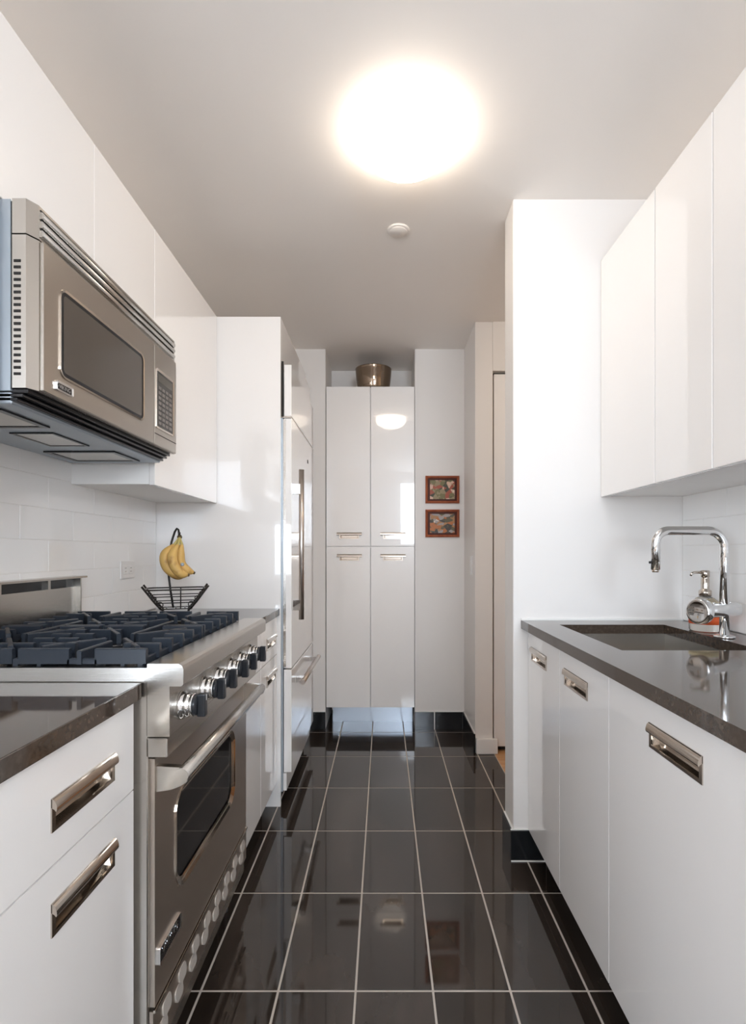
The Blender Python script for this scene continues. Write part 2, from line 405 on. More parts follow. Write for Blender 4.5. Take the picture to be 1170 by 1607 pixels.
# ---- left base cabinets
def left_base(y0, y1, label, hy, split=0.707, loc_kick=True):
    t = thing('base_cabinet', (-0.78, (y0 + y1) / 2, 0), label, 'cabinet')
    box('body', 'carcass', (XL + 0.006, DFL - 0.0195, y0, y1, BOT - 0.006, CB - 0.001), t)
    box('toe_kick', 'gap', (DFL - 0.085, DFL - 0.07, y0, y1, 0.0, BOT - 0.006), t)
    bs = face_left(0, 0, DFL)
    front(t, 'drawer_front', bs, y0 + GAP, y1 - GAP, split + GAP, TOPF, pull_at=(hy, 0.783))
    front(t, 'door', bs, y0 + GAP, y1 - GAP, BOT, split - GAP, pull_at=(hy, 0.628))
    return t
left_base(0.62, 1.036, 'white gloss base cabinet with drawer over door, on the near side of the range', 0.868)
left_base(0.10, 0.617, 'white gloss base cabinet under the counter, not touching the range', 0.36)
left_base(2.105, 2.426, 'narrow white base cabinet with drawer, next to the refrigerator panel', 2.30)
left_base(1.782, 2.102, 'narrow white base cabinet with drawer, touching the far side of the range', 1.935)

# ---- right base cabinets
t = thing('sink_cabinet', (0.85, 1.65, 0), 'white gloss two-door base cabinet under the sink', 'cabinet')
sb = MB(); sb.box(DFR + 0.0195, XR - 0.008, 1.291, 1.309, BOT - 0.006, CB - 0.001); sb.box(DFR + 0.0195, XR - 0.008, 1.992, 2.010, BOT - 0.006, CB - 0.001)
sb.box(DFR + 0.0195, XR - 0.008, 1.309, 1.992, BOT - 0.006, BOT + 0.012); sb.box(XR - 0.016, XR - 0.008, 1.309, 1.992, BOT + 0.012, CB - 0.001)
sb.build('body', 'carcass', t)
box('toe_kick', 'gap', (DFR + 0.07, DFR + 0.082, 1.291, 2.010, 0, BOT - 0.006), t)
br = face_right(0, 0, DFR)
front(t, 'door', br, -2.010, -1.652, BOT, TOPF, pull_at=(-1.872, 0.796))
front(t, 'door', br, -1.649, -1.291, BOT, TOPF, pull_at=(-1.512, 0.796))
t = thing('dishwasher', (0.85, 0.99, 0), 'built-in dishwasher behind a single wide white panel with one pull', 'dishwasher')
box('body', 'carcass', (DFR + 0.0195, XR - 0.02, 0.695, 1.286, BOT - 0.006, CB - 0.001), t)
box('toe_kick', 'gap', (DFR + 0.07, DFR + 0.082, 0.692, 1.289, 0, BOT - 0.006), t)
front(t, 'door_panel', br, -1.287, -0.692, BOT, TOPF, pull_at=(-0.999, 0.796))
t = thing('base_cabinet', (0.85, 0.40, 0), 'white gloss base cabinet beside the dishwasher', 'cabinet')
box('body', 'carcass', (DFR + 0.0195, XR - 0.008, 0.10, 0.689, BOT - 0.006, CB - 0.001), t)
box('toe_kick', 'gap', (DFR + 0.07, DFR + 0.082, 0.10, 0.689, 0, BOT - 0.006), t)
front(t, 'door', br, -0.688, -0.102, BOT, TOPF, pull_at=(-0.40, 0.796))

# ---- worktops
def slab(name, dims, label):
    o = MB().box(*dims, bev=0.0018, seg=2).build(name, 'stone'); tag(o, label, 'countertop'); return o
slab('countertop', (XL + 0.0075, -0.479, 0.05, 1.0445, CB, CT), 'dark stone countertop ending against the near side of the range')
slab('countertop', (XL + 0.0075, -0.479, 1.780, 2.4285, CB, CT), 'dark stone countertop between range and refrigerator panel, under the fruit basket')
SX0, SX1, SY0, SY1 = 0.627, 1.000, 1.390, 1.885
c = MB((Vector((0, 0, 0)), Vector((1, 0, 0)), Vector((0, 1, 0)), Vector((0, 0, 1))))
c.ring_panel((0.5227, XR - 0.0075, 0.05, YP - 0.001), (SX0, SX1, SY0, SY1), CB, CT)
ct = tag(c.build('countertop', 'stone'), 'dark polished stone countertop with the sink cut into it', 'countertop')
box('caulk_line', 'caulk', (0.5227, XR - 0.0075, YP - 0.007, YP - 0.001, CT, CT + 0.006), ct)
s_ = MB(); e = 0.006; zb = 0.70
def rect(x0, x1, y0, y1, z): return [(x0, y0, z), (x1, y0, z), (x1, y1, z), (x0, y1, z)]
v = rect(SX0 - e, SX1 + e, SY0 - e, SY1 + e, CB - 0.0005) + rect(SX0 - e, SX1 + e, SY0 - e, SY1 + e, zb + 0.02) + rect(SX0 + 0.014, SX1 - 0.014, SY0 + 0.014, SY1 - 0.014, zb)
v += rect(SX0 - e - 0.02, SX1 + e + 0.02, SY0 - e - 0.02, SY1 + e + 0.02, CB - 0.0005)
idx = [(8, 9, 10, 11)]
for k in range(4):
    j = (k + 1) % 4; idx += [(k, j, 4 + j, 4 + k), (4 + k, 4 + j, 8 + j, 8 + k), (12 + k, 12 + j, j, k)]
s_.faces(v, idx)
sk = tag(s_.build('sink', 'steel'), 'undermount steel sink basin set below the dark counter', 'sink')
MB().lathe([(0.0, 0.001), (0.012, 0.001), (0.028, 0.0025), (0.041, 0.004), (0.044, 0.0005)], (0.82, 1.64, zb)).build('drain', 'chrome', sk)

# ------------------------------------------------------------------ wall cabinets
UB, UTL, UTR = 1.3835, 2.258, 2.283
XUL, XUR = -0.768, 0.8266
def upper(side, y0, y1, z0, z1, label, doors, group=None, low_body=None):
    x = XUL if side < 0 else XUR
    t = thing('wall_cabinet', ((XL + x) / 2 if side < 0 else (XR + x) / 2, (y0 + y1) / 2, z0), label, 'cabinet', group)
    if side < 0: box('body', 'carcass', (XL + 0.002, x - 0.0195, y0, y1, z0 + 0.003, z1), t); bs = face_left(0, 0, x)
    else: box('body', 'carcass', (x + 0.0195, XR - 0.002, y0, y1, z0 + 0.003, z1), t); bs = face_right(0, 0, x)
    for a, b in doors:
        if side < 0: front(t, 'door', bs, a + GAP / 2, b - GAP / 2, z0, z1)
        else: front(t, 'door', bs, -b + GAP, -a - GAP, z0, z1)
    return t
upper(-1, 1.770, 2.427, UB + 0.015, UTL, 'white gloss wall cabinet above the fruit basket, between microwave and refrigerator panel', [(1.770, 2.427)])
upper(-1, 1.044, 1.768, 1.885, UTL, 'short white gloss wall cabinet directly above the microwave', [(1.044, 1.400), (1.400, 1.768)])
upper(-1, 0.45, 1.041, UB + 0.015, UTL, 'white gloss wall cabinet on the near side of the microwave', [(0.45, 1.041)])
upper(1, 1.612, YP - 0.001, UB, UTR, 'white gloss wall cabinet above the counter, touching the wall stub', [(1.612, YP - 0.001)])
upper(1, 1.328, 1.610, UB, UTR, 'narrow white gloss wall cabinet above the faucet', [(1.328, 1.610)])
upper(1, 0.93, 1.326, UB, UTR, 'white gloss wall cabinet above the dishwasher, near the faucet', [(0.93, 1.326)])
upper(1, 0.53, 0.928, UB, UTR, 'white gloss wall cabinet, second one along from above the faucet', [(0.53, 0.928)])

# ------------------------------------------------------------------ refrigerator and its surround
YPN = 2.43
tag(MB().box(XL + 0.001, -0.4754, YPN, YPN + 0.019, 0.0, UTL, bev=0.001).build('tall_divider', 'lacquer'), 'tall white divider board standing between the counter and the refrigerator', 'divider')
FX, FY0, FY1 = -0.429, 2.4535, 3.205
t = thing('wall_cabinet', (-0.76, 2.83, 1.80), 'white cabinet with lift-up door above the refrigerator', 'cabinet')
box('body', 'carcass', (XL + 0.001, -0.487, 2.450, FY1 + 0.01, 1.80, UTL), t)
box('top_panel', 'lacquer', (-0.4865, -0.4755, 2.450, FY1 + 0.01, 2.05, UTL), t)
front(t, 'door', face_left(0, 0, FX), FY0, FY1, 1.806, 2.045, t=0.035)
hg = MB(); hg.box(-0.478, -0.466, 2.4505, 2.456, 1.803, 2.06); hg.build('recess_shadow', 'gap', t)  # dark strip standing in for the shadow in the door edge recess
box('steel_strip', 'nickel', (-0.486, FX - 0.002, FY0, FY1, 1.799, 1.8045), t)
t = thing('refrigerator', (-0.74, 2.83, 0), 'tall built-in refrigerator with white gloss panels and steel bar handles', 'refrigerator')
box('body', 'galv', (XL + 0.01, -0.468, 2.452, FY1 + 0.008, 0.06, 1.796), t)
box('edge_strip', 'steel', (-0.467, -0.455, 2.4515, 2.4575, 0.64, 1.79), t)
box('toe_kick', 'gap', (-0.56, -0.545, 2.452, FY1 + 0.008, 0.0, 0.06), t)
d = front(t, 'door', face_left(0, 0, FX), FY0, FY1, 0.634, 1.796, t=0.036)
hb = MB()
hb.tube([(-0.388, 2.487, 0.857), (-0.388, 2.487, 1.562)], 0.0125, 14)
hd = hb.build('handle', 'satin', d)
for z in (0.925, 1.47): MB().box(FX, -0.39, 2.475, 2.499, z - 0.025, z + 0.025, bev=0.002).build('handle_post', 'chrome', hd)
MB().box(FX, FX + 0.002, 2.965, 2.985, 1.674, 1.692).build('badge', 'gap', d)
d = front(t, 'freezer_drawer', face_left(0, 0, FX), FY0, FY1, 0.150, 0.626, t=0.036)
hd = MB().tube([(-0.388, 2.52, 0.553), (-0.388, 3.14, 0.553)], 0.0125, 14).build('handle', 'satin', d)
for y in (2.58, 3.08): MB().box(FX, -0.39, y - 0.02, y + 0.02, 0.541, 0.565, bev=0.002).build('handle_post', 'chrome', hd)
box('lower_grille', 'lacquer', (-0.467, -0.452, 2.4535, FY1, 0.065, 0.145), t)
tag(box('filler_board', 'lacquer', (XL + 0.02, -0.488, FY1 + 0.012, YF - 0.002, 0.0, UTL)), 'white filler board closing the gap between refrigerator and back wall', 'board')

# ------------------------------------------------------------------ tall cupboard in the niche
PX0, PX1, PXM, PZ0, PZ1, PZM = -0.3845, 0.2035, -0.0885, 0.145, 2.271, 1.213
t = thing('tall_cupboard', (-0.09, 3.7, 0), 'tall white four-door cupboard fitted into the niche, four nickel pulls', 'cupboard')
box('body', 'carcass', (PX0, PX1, YF + 0.0195, 3.915, PZ0, PZ1), t)
box('toe_kick', 'kick', (PX0 + 0.03, PX1 - 0.004, 3.66, 3.672, 0.0, PZ0), t)
bf = face_far(0, 0, YF - 0.002)
for (u0, u1, hu) in ((PX0 + 0.004, PXM - 0.0025, -0.229), (PXM + 0.0025, PX1 - 0.002, 0.060)):
    front(t, 'door', bf, u0, u1, PZM + GAP, PZ1, pull_at=(hu, 1.283), pw=0.166, ph=0.042, inset=0.017)
    front(t, 'door', bf, u0, u1, PZ0, PZM - GAP, pull_at=(hu, 1.139), pw=0.166, ph=0.042, inset=0.017)

# ------------------------------------------------------------------ gas range
RY0, RY1 = 1.050, 1.774
R = thing('gas_range', (-0.75, 1.41, 0), 'stainless steel gas range with black grates, knobs and oven door', 'range')
RB = -1.046
box('body', 'steel', (RB, -0.470, RY0, RY1, 0.10, 0.915), R, bev=0.002)
for y in (RY0 + 0.05, RY1 - 0.05):
    for x in (-0.53, -0.98): MB().lathe([(0.0, 0), (0.02, 0), (0.02, 0.012), (0.013, 0.016), (0.013, 0.10)], (x, y, 0), seg=16).build('leg', 'black', R)
cp = MB(); cp.box(RB + 0.02, -0.478, RY0 + 0.012, RY1 - 0.012, 0.915, 0.930); cp.build('burner_tray', 'enamel', R)
rim = MB((Vector((0, 0, 0)), Vector((1, 0, 0)), Vector((0, 1, 0)), Vector((0, 0, 1))))
rim.ring_panel((RB, -0.470, RY0, RY1), (RB + 0.02, -0.478, RY0 + 0.012, RY1 - 0.012), 0.915, 0.942); rim.build('cooktop_rim', 'steel', R)
# front ledge with rolled nose, knob panel, lower trim
prof = [(-0.4695, 0.806), (-0.425, 0.806), (-0.425, 0.906), (-0.402, 0.906), (-0.398, 0.910), (-0.3975, 0.940), (-0.4005, 0.947), (-0.407, 0.951), (-0.4695, 0.951)]
pn = MB().prism(prof, RY0 - 0.003, RY1 + 0.002).build('control_panel', 'steel', R)
MB().box(-0.4695, -0.430, RY0 - 0.003, RY1 + 0.002, 0.764, 0.803, bev=0.002).build('lower_trim', 'steel', R)
for y in (1.113, 1.247, 1.345, 1.460, 1.556, 1.673):
    kc = (-0.4249, y, 0.851)
    kn = MB().lathe([(0.0, 0.0), (0.030, 0.0), (0.030, 0.004), (0.024, 0.007), (0.0235, 0.010), (0.026, 0.012), (0.026, 0.015), (0.022, 0.018), (0.0215, 0.021), (0.024, 0.023), (0.023, 0.026), (0.0, 0.026)], kc, (1, 0, 0), 28).build('knob', 'chrome', R)
    kb = MB(); kb.lathe([(0.0, 0.0255), (0.0215, 0.0255), (0.0225, 0.028), (0.021, 0.034), (0.0, 0.034)], kc, (1, 0, 0), 28)
    kb.box(-0.392, -0.374, y - 0.0085, y + 0.0085, 0.851 - 0.024, 0.851 + 0.024, bev=0.003, seg=2)
    kb.build('grip', 'black', kn)
    MB().box(-0.3742, -0.3735, y - 0.001, y + 0.001, 0.861, 0.873).build('pointer', 'plastic', kn)
# oven door
OX = -0.460
dr = MB(face_left(0, 0, OX)); dr.ring_panel((RY0 + 0.010, RY1 - 0.012, 0.258, 0.757), (1.175, 1.612, 0.425, 0.628), -0.009, 0.0)
dr.box(RY0 + 0.010, RY1 - 0.012, 0.258, 0.757, -0.0098, -0.009)
door = dr.build('oven_door', 'steel_door', R)
def rrect(u0, u1, v0, v1, r, n=6):
    out = []
    for cx, cy, a0 in ((u1 - r, v1 - r, 0), (u0 + r, v1 - r, PI / 2), (u0 + r, v0 + r, PI), (u1 - r, v0 + r, 1.5 * PI)):
        for k in range(n + 1): a = a0 + PI / 2 * k / n; out.append((cx + r * math.cos(a), cy + r * math.sin(a)))
    return out
def bezel(parent, name, basis, outer, r, width, w0, w1, material, r_in=None, sink=0.004):
    """rounded rectangular trim ring sloping inwards"""
    u0, u1, v0, v1 = outer
    A = rrect(u0, u1, v0, v1, r); B = rrect(u0 + width, u1 - width, v0 + width, v1 - width, max(r - width, 0.002) if r_in is None else r_in)
    n = len(A); b = MB(basis)
    vv = [(*p, w0) for p in A] + [(*p, w1) for p in A] + [(*p, w1 - sink) for p in B]
    idx = []
    for i in range(n):
        j = (i + 1) % n; idx += [(i, j, n + j, n + i), (n + i, n + j, 2 * n + j, 2 * n + i)]
    b.faces(vv, idx); return b.build(name, material, parent)
def rpanel(parent, name, basis, rc, r, w, material):
    A = rrect(*rc, r); b = MB(basis); n = len(A)
    b.faces([(*p, w) for p in A] + [(*p, w - 0.002) for p in A], [tuple(range(n)), tuple(range(2 * n - 1, n - 1, -1))] + [(i, (i + 1) % n, n + (i + 1) % n, n + i) for i in range(n)])
    return b.build(name, material, parent)
fl = face_left(0, 0, OX)
# corner plates give the rectangular cut-out rounded corners
bezel(door, 'window_trim', fl, (1.163, 1.624, 0.413, 0.640), 0.055, 0.018, -0.001, 0.003, 'nickel', sink=0.006)
cp_ = MB(fl)
A = rrect(1.172, 1.615, 0.422, 0.631, 0.046)
cor = [(1.615, 0.631), (1.172, 0.631), (1.172, 0.422), (1.615, 0.422)]
for q in range(4):
    arc = A[q * 7:(q + 1) * 7]; cx, cy = cor[q]
    for a_, b_ in zip(arc, arc[1:]): cp_.faces([(cx, cy, -0.0008), (*a_, -0.0008), (*b_, -0.0008)], [(0, 1, 2)])
cp_.build('corner_plate', 'steel_door', door)
rpanel(door, 'oven_glass', fl, (1.176, 1.611, 0.426, 0.627), 0.004, -0.006, 'oven_glass')
hd = MB().tube([(-0.408, 1.062, 0.722), (-0.408, 1.755, 0.722)], 0.0145, 18).build('handle', 'steel', door)
for y0, y1 in ((1.066, 1.082), (1.735, 1.751)):
    pr = [(-0.4602, 0.740), (-0.425, 0.738), (-0.408, 0.737), (-0.397, 0.731), (-0.394, 0.720), (-0.398, 0.708), (-0.410, 0.700), (-0.430, 0.692), (-0.4602, 0.688)]
    MB().prism(pr, y0, y1).build('handle_bracket', 'steel', hd)
def badge(parent, basis, w, h, size):
    b = rpanel(parent, 'badge', basis, (-w / 2, w / 2, -h / 2, h / 2), 0.003, 0.0035, 'enamel')
    o, a, c, n = basis
    bezel(b, 'badge_rim', basis, (-w / 2 - 0.004, w / 2 + 0.004, -h / 2 - 0.004, h / 2 + 0.004), 0.005, 0.0045, -0.0005, 0.0055, 'chrome', sink=0.0015)
    text_mesh('VIKING', size, (o + n * 0.0036, a, c, n), 0.0004, b, 'chrome')
badge(door, face_left(1.130, 0.347, OX), 0.105, 0.030, 0.026)
# vented kick panel with S-shaped slots
kp = box('kick_panel', 'steel_door', (-0.469, -0.4615, RY0 + 0.006, RY1 - 0.006, 0.150, 0.252), R)
kt = MB().box(-0.4614, -0.4570, RY0 + 0.006, RY1 - 0.006, 0.2485, 0.2545).build('trim_strip', 'nickel', kp)
for k in range(8):
    yc = 1.11 + k * 0.086
    sl = MB(face_left(0, 0, -0.4614))
    for (u, v, du) in ((0.010, 0.014, 0.021), (-0.010, -0.014, 0.021)):
        A = rrect(yc + u - du, yc + u + du, 0.200 + v - 0.015, 0.200 + v + 0.015, 0.0125, 4); n = len(A)
        sl.faces([(*p, 0.0) for p in A] + [(p[0], p[1], 0.0008 + 0.0042 * (0.200 + v + 0.015 - p[1]) / 0.03) for p in A], [tuple(range(n, 2 * n))] + [(i, (i + 1) % n, n + (i + 1) % n, n + i) for i in range(n)])
    sl.build('louvre', 'louvre', kp)
# back guard with shelf lip
bg = box('back_guard', 'steel', (RB, RB + 0.016, RY0, RY1, 0.942, 1.058), R)
box('guard_top', 'steel', (RB, RB + 0.050, RY0, RY1, 1.088, 1.094), bg)
box('guard_slot', 'enamel', (RB, RB + 0.006, RY0, RY1, 1.058, 1.088), bg)
for y in (RY0, RY1 - 0.006): box('guard_end', 'steel', (RB + 0.0005, RB + 0.030, y, y + 0.006, 0.942, 1.088), bg)
for y in (1.20, 1.41, 1.62): box('guard_post', 'steel', (RB + 0.006, RB + 0.016, y, y + 0.012, 1.058, 1.088), bg)
# burners and grates
GX0, GX1, GT, GBZ = -1.012, -0.482, 0.977, 0.946
def bar(b, x0, y0, x1, y1, w=0.011, z0=GBZ, z1=GT, zt=None):
    d_ = Vector((x1 - x0, y1 - y0)); L = d_.length; d_.normalize(); n_ = Vector((-d_.y, d_.x)) * w / 2
    za = z1; zb_ = z1 if zt is None else zt; ch = 0.0025
    nn = n_ * 0.7
    v = []
    for (px, py, zz) in ((x0, y0, za), (x1, y1, zb_)):
        v += [(px + n_.x, py + n_.y, z0), (px + n_.x, py + n_.y, zz - ch), (px + nn.x, py + nn.y, zz), (px - nn.x, py - nn.y, zz), (px - n_.x, py - n_.y, zz - ch), (px - n_.x, py - n_.y, z0)]
    b.faces(v, [(0, 1, 2, 3, 4, 5), (11, 10, 9, 8, 7, 6)] + [(i, (i + 1) % 6, 6 + (i + 1) % 6, 6 + i) for i in range(6)])
GM = (GX0 + GX1) / 2
for gi, (gy0, gy1) in enumerate(((RY0 + 0.018, 1.408), (1.416, RY1 - 0.018))):
    cy = (gy0 + gy1) / 2; g = MB()
    n = 6
    for k in range(n):
        y = gy0 + 0.006 + (gy1 - gy0 - 0.012) * k / (n - 1)
        for half, (xa, xb) in enumerate(((GX1, GM + 0.006), (GM - 0.006, GX0))):
            cx = (xa + xb) / 2; inner = k in (2, 3); mid = k in (1, 4)
            sg = -1
            if k in (0, 5):
                bar(g, xa, y, cx + 0.026, y); bar(g, cx - 0.026, y, xb, y); bar(g, cx + 0.03, y, cx - 0.03, y, z1=0.957)
            elif mid:
                bar(g, xa, y, cx + 0.052, y); bar(g, cx - 0.052, y, xb, y)
            else:
                bar(g, xa, y, cx + 0.085, y); bar(g, cx - 0.085, y, xb, y)
    for half, cx in enumerate(((GX1 + GM) / 2, (GX0 + GM) / 2)):
        # diagonal and straight fingers pointing at the burner
        for sx in (-1, 1):
            for sy in (-1, 1):
                bar(g, cx + sx * 0.100, cy + sy * 0.135, cx + sx * 0.022, cy + sy * 0.030, w=0.010)
            bar(g, cx, cy + sx * 0.174, cx, cy + sx * 0.050, w=0.009, z1=GT - 0.003)
    # low tie bars carrying the grate
    for x in (GX1 + -0.012, GM, GX0 + 0.012): bar(g, x, gy0 + 0.002, x, gy1 - 0.002, w=0.010, z0=0.9415, z1=0.957)
    for x in ((GX1 + GM) / 2 + 0.085, (GX1 + GM) / 2 - 0.085, (GX0 + GM) / 2 + 0.085, (GX0 + GM) / 2 - 0.085): bar(g, x, gy0 + 0.002, x, gy1 - 0.002, w=0.008, z0=0.9415, z1=0.956)
    for x in (GX1 - 0.012, GX0 + 0.012):
        for y in (gy0 + 0.012, gy1 - 0.012): g.box(x - 0.006, x + 0.006, y - 0.006, y + 0.006, 0.930, 0.945)
    g.build('grate', 'iron', R)
    for cx in ((GX1 + GM) / 2, (GX0 + GM) / 2):
        bu = MB().lathe([(0.0, 0), (0.060, 0), (0.058, 0.004), (0.040, 0.006), (0.038, 0.016), (0.0, 0.016)], (cx, cy, 0.930), seg=28).build('burner', 'nickel', R)
        MB().lathe([(0.0, 0.0165), (0.036, 0.0165), (0.037, 0.020), (0.034, 0.0245), (0.0, 0.026)], (cx, cy, 0.930), seg=28).build('burner_cap', 'enamel', bu)

# ------------------------------------------------------------------ microwave with hood
MX, MY0, MY1, MZ0, MZ1 = -0.700, 1.050, 1.764, 1.500, 1.877
Wv = thing('microwave', (-0.88, 1.407, MZ0 - 0.03), 'stainless steel microwave hood mounted over the range', 'microwave')
box('body', 'galv', (XL + 0.008, -0.744, MY0 + 0.002, MY1 - 0.002, MZ0 - 0.005, MZ1), Wv)
box('body_gap', 'gap', (-0.744, -0.7395, MY0 + 0.004, MY1 - 0.004, MZ0, MZ1 - 0.003), Wv)
def frame_prof(z0, z1, nm):
    pr = [(-0.7395, MY0), (MX - 0.012, MY0), (MX, MY0 + 0.022), (MX, MY1), (-0.7395, MY1)]
    return MB().prism(pr, z0, z1, axis=2).build(nm, 'steel', Wv)
top = frame_prof(1.808, MZ1, 'top_vent')
lv = []
for k in range(3):
    z = 1.822 + k * 0.0185
    pr = [(MX - 0.001, z - 0.0070), (MX + 0.005, z - 0.0062), (MX + 0.0080, z - 0.002), (MX + 0.0075, z + 0.003), (MX + 0.0045, z + 0.0062), (MX - 0.001, z + 0.0070)]
    MB().prism(pr, MY0 + 0.026, MY1 - 0.012, smooth=True).build('vent_bar', 'steel', top)
    box('vent_slot', 'gap', (MX, MX + 0.0012, MY0 + 0.026, MY1 - 0.012, z + 0.0071, z + 0.0114), top)
fm = frame_prof(MZ0, 1.805, 'front_frame')
for k in range(19):
    z = 1.525 + k * 0.0125
    MB().box(-0.736, -0.722, MY0 - 0.0006, MY0 + 0.001, z, z + 0.0055).build('side_vent', 'gap', fm)
fm_b = face_left(0, 0, MX)
dm = MB(fm_b)
dm.box(MY0 + 0.024, 1.592, MZ0 + 0.001, 1.804, 0.0, 0.007, bev=0.0015)
dmo = dm.build('door', 'steel_mw', Wv)
bezel(dmo, 'window_trim', fm_b, (1.128, 1.523, 1.548, 1.742), 0.022, 0.010, 0.0065, 0.0098, 'nickel', sink=0.002)
bezel(dmo, 'window_gasket', fm_b, (1.1335, 1.5175, 1.5535, 1.7365), 0.0165, 0.0075, 0.0070, 0.0092, 'enamel', sink=0.0008)
rpanel(dmo, 'window_glass', fm_b, (1.134, 1.517, 1.554, 1.736), 0.016, 0.0082, 'mw_glass')
badge(dmo, face_left(1.143, 1.526, MX + 0.006), 0.050, 0.014, 0.0125)
cpn = MB(fm_b).box(1.596, MY1 - 0.002, MZ0 + 0.001, 1.804, 0.0, 0.007, bev=0.0015).build('control_panel', 'steel_mw', Wv)
bezel(cpn, 'keypad_trim', fm_b, (1.606, 1.738, 1.552, 1.736), 0.006, 0.007, 0.0065, 0.0095, 'nickel', sink=0.0015)
kpad = rpanel(cpn, 'keypad', fm_b, (1.612, 1.732, 1.558, 1.730), 0.003, 0.0078, 'pad')
rpanel(kpad, 'display', fm_b, (1.620, 1.724, 1.698, 1.722), 0.002, 0.0085, 'display')
bm_me = {}
for r_ in range(8):
    for c_ in range(4):
        y = 1.622 + c_ * 0.0262; z = 1.567 + r_ * 0.0155
        if bm_me.get(0) is None: bm_me[0] = MB(fm_b).box(y, y + 0.020, z, z + 0.009, 0.0079, 0.0088).build('button', 'button', kpad, origin=(MX + 0.0079, y, z)).data
        else: link('button', bm_me[0], (MX + 0.0079, y, z), kpad)
box('panel_line', 'gap', (MX + 0.0069, MX + 0.0074, 1.597, MY1 - 0.003, 1.533, 1.5355), cpn)
# underside: stepped dark vent edge, grey hood pan, lamp covers, grease filter
hp = MB(); 
for k, (dx, z0, z1) in enumerate(((0.012, 1.4915, 1.4995), (0.022, 1.4835, 1.4905), (0.034, 1.4755, 1.4825))):
    hp.box(-0.80, MX - dx, MY0 + 0.006, MY1 - 0.006, z0, z1, bev=0.001)
hp.build('vent_edge', 'enamel', Wv)
pan = MB().box(XL + 0.01, -0.745, MY0 + 0.006, MY1 - 0.006, 1.470, 1.4945, bev=0.002).build('hood_pan', 'galv', Wv)
for y in (1.09, 1.55):
    f = MB((Vector((0, 0, 1.470)), Vector((1, 0, 0)), Vector((0, 1, 0)), Vector((0, 0, -1))))
    f.ring_panel((-1.00, -0.79, y, y + 0.16), (-0.985, -0.805, y + 0.012, y + 0.148), 0, 0.004); ff = f.build('filter_frame', 'enamel', pan)
    box('filter_mesh', 'steel', (-0.985, -0.805, y + 0.012, y + 0.148, 1.4675, 1.4698), ff)
lf = MB((Vector((0, 0, 1.470)), Vector((1, 0, 0)), Vector((0, 1, 0)), Vector((0, 0, -1))))
lf.ring_panel((-0.93, -0.82, 1.31, 1.47), (-0.922, -0.828, 1.318, 1.462), 0, 0.003); lc = lf.build('lamp_frame', 'enamel', pan)
box('lamp_cover', 'plastic', (-0.922, -0.828, 1.318, 1.462, 1.4685, 1.4699), lc)

# ------------------------------------------------------------------ faucet and soap
FXp, FYp = 1.032, 1.60
fa = thing('faucet', (FXp, FYp, CT), 'tall chrome faucet with squared arch spout behind the sink', 'faucet')
MB().lathe([(0.0, 0.0004), (0.029, 0.0004), (0.029, 0.005), (0.024, 0.008), (0.0, 0.008)], (FXp, FYp, CT), seg=32).build('base_flange', 'chrome', fa)
pts = [(FXp, FYp, CT + 0.006), (FXp, FYp, 1.185)]
rr = 0.052
zt = 1.238
for k in range(1, 10):
    a = PI / 2 * k / 9; pts.append((FXp - rr * (1 - math.cos(a)), FYp, zt - rr + rr * math.sin(a)))
xe = 0.823
pts.append(((FXp + xe) / 2, FYp, zt))
r2 = 0.040
for k in range(0, 10):
    a = PI / 2 * k / 9; pts.append((xe + r2 - r2 * math.sin(a), FYp, zt - r2 + r2 * math.cos(a)))
pts.append((xe, FYp, 1.120))
sp_ = MB().tube(pts, 0.0135, 20).build('spout', 'chrome', fa)
MB().lathe([(0.0, 0), (0.009, 0), (0.0105, 0.004), (0.0105, 0.008), (0.0, 0.008)], (xe, FYp, 1.112), seg=20).build('aerator', 'nickel', sp_)
MB().lathe([(0, 0), (0.004, 0), (0.004, 0.006), (0, 0.007)], (xe - 0.0125, FYp, 1.142), (-1, 0, 0), 12).build('spray_button', 'rubber', sp_)
ax = Vector((-0.93, -0.37, 0)).normalized()
c0 = Vector((FXp, FYp, 0.998)) - ax * 0.055
mb_ = MB().lathe([(0, 0), (0.018, 0), (0.021, 0.003), (0.021, 0.132), (0.018, 0.136), (0, 0.136)], c0, ax, 28).build('mixer_body', 'chrome', fa)
c1 = c0 + ax * 0.136
kn = MB().lathe([(0, 0), (0.014, 0), (0.014, 0.006), (0.036, 0.009), (0.038, 0.014), (0.038, 0.034), (0.034, 0.037), (0.028, 0.035), (0, 0.033)], c1, ax, 36).build('lever_disc', 'chrome', mb_)
for k in range(3):
    MB().lathe([(0, 0), (0.004, 0), (0.004, 0.003), (0, 0.0045)], c0 + ax * (0.03 + 0.036 * k) + Vector((0, 0, 0.0205)), (0, 0, 1), 12).build('stud', 'chrome', mb_)

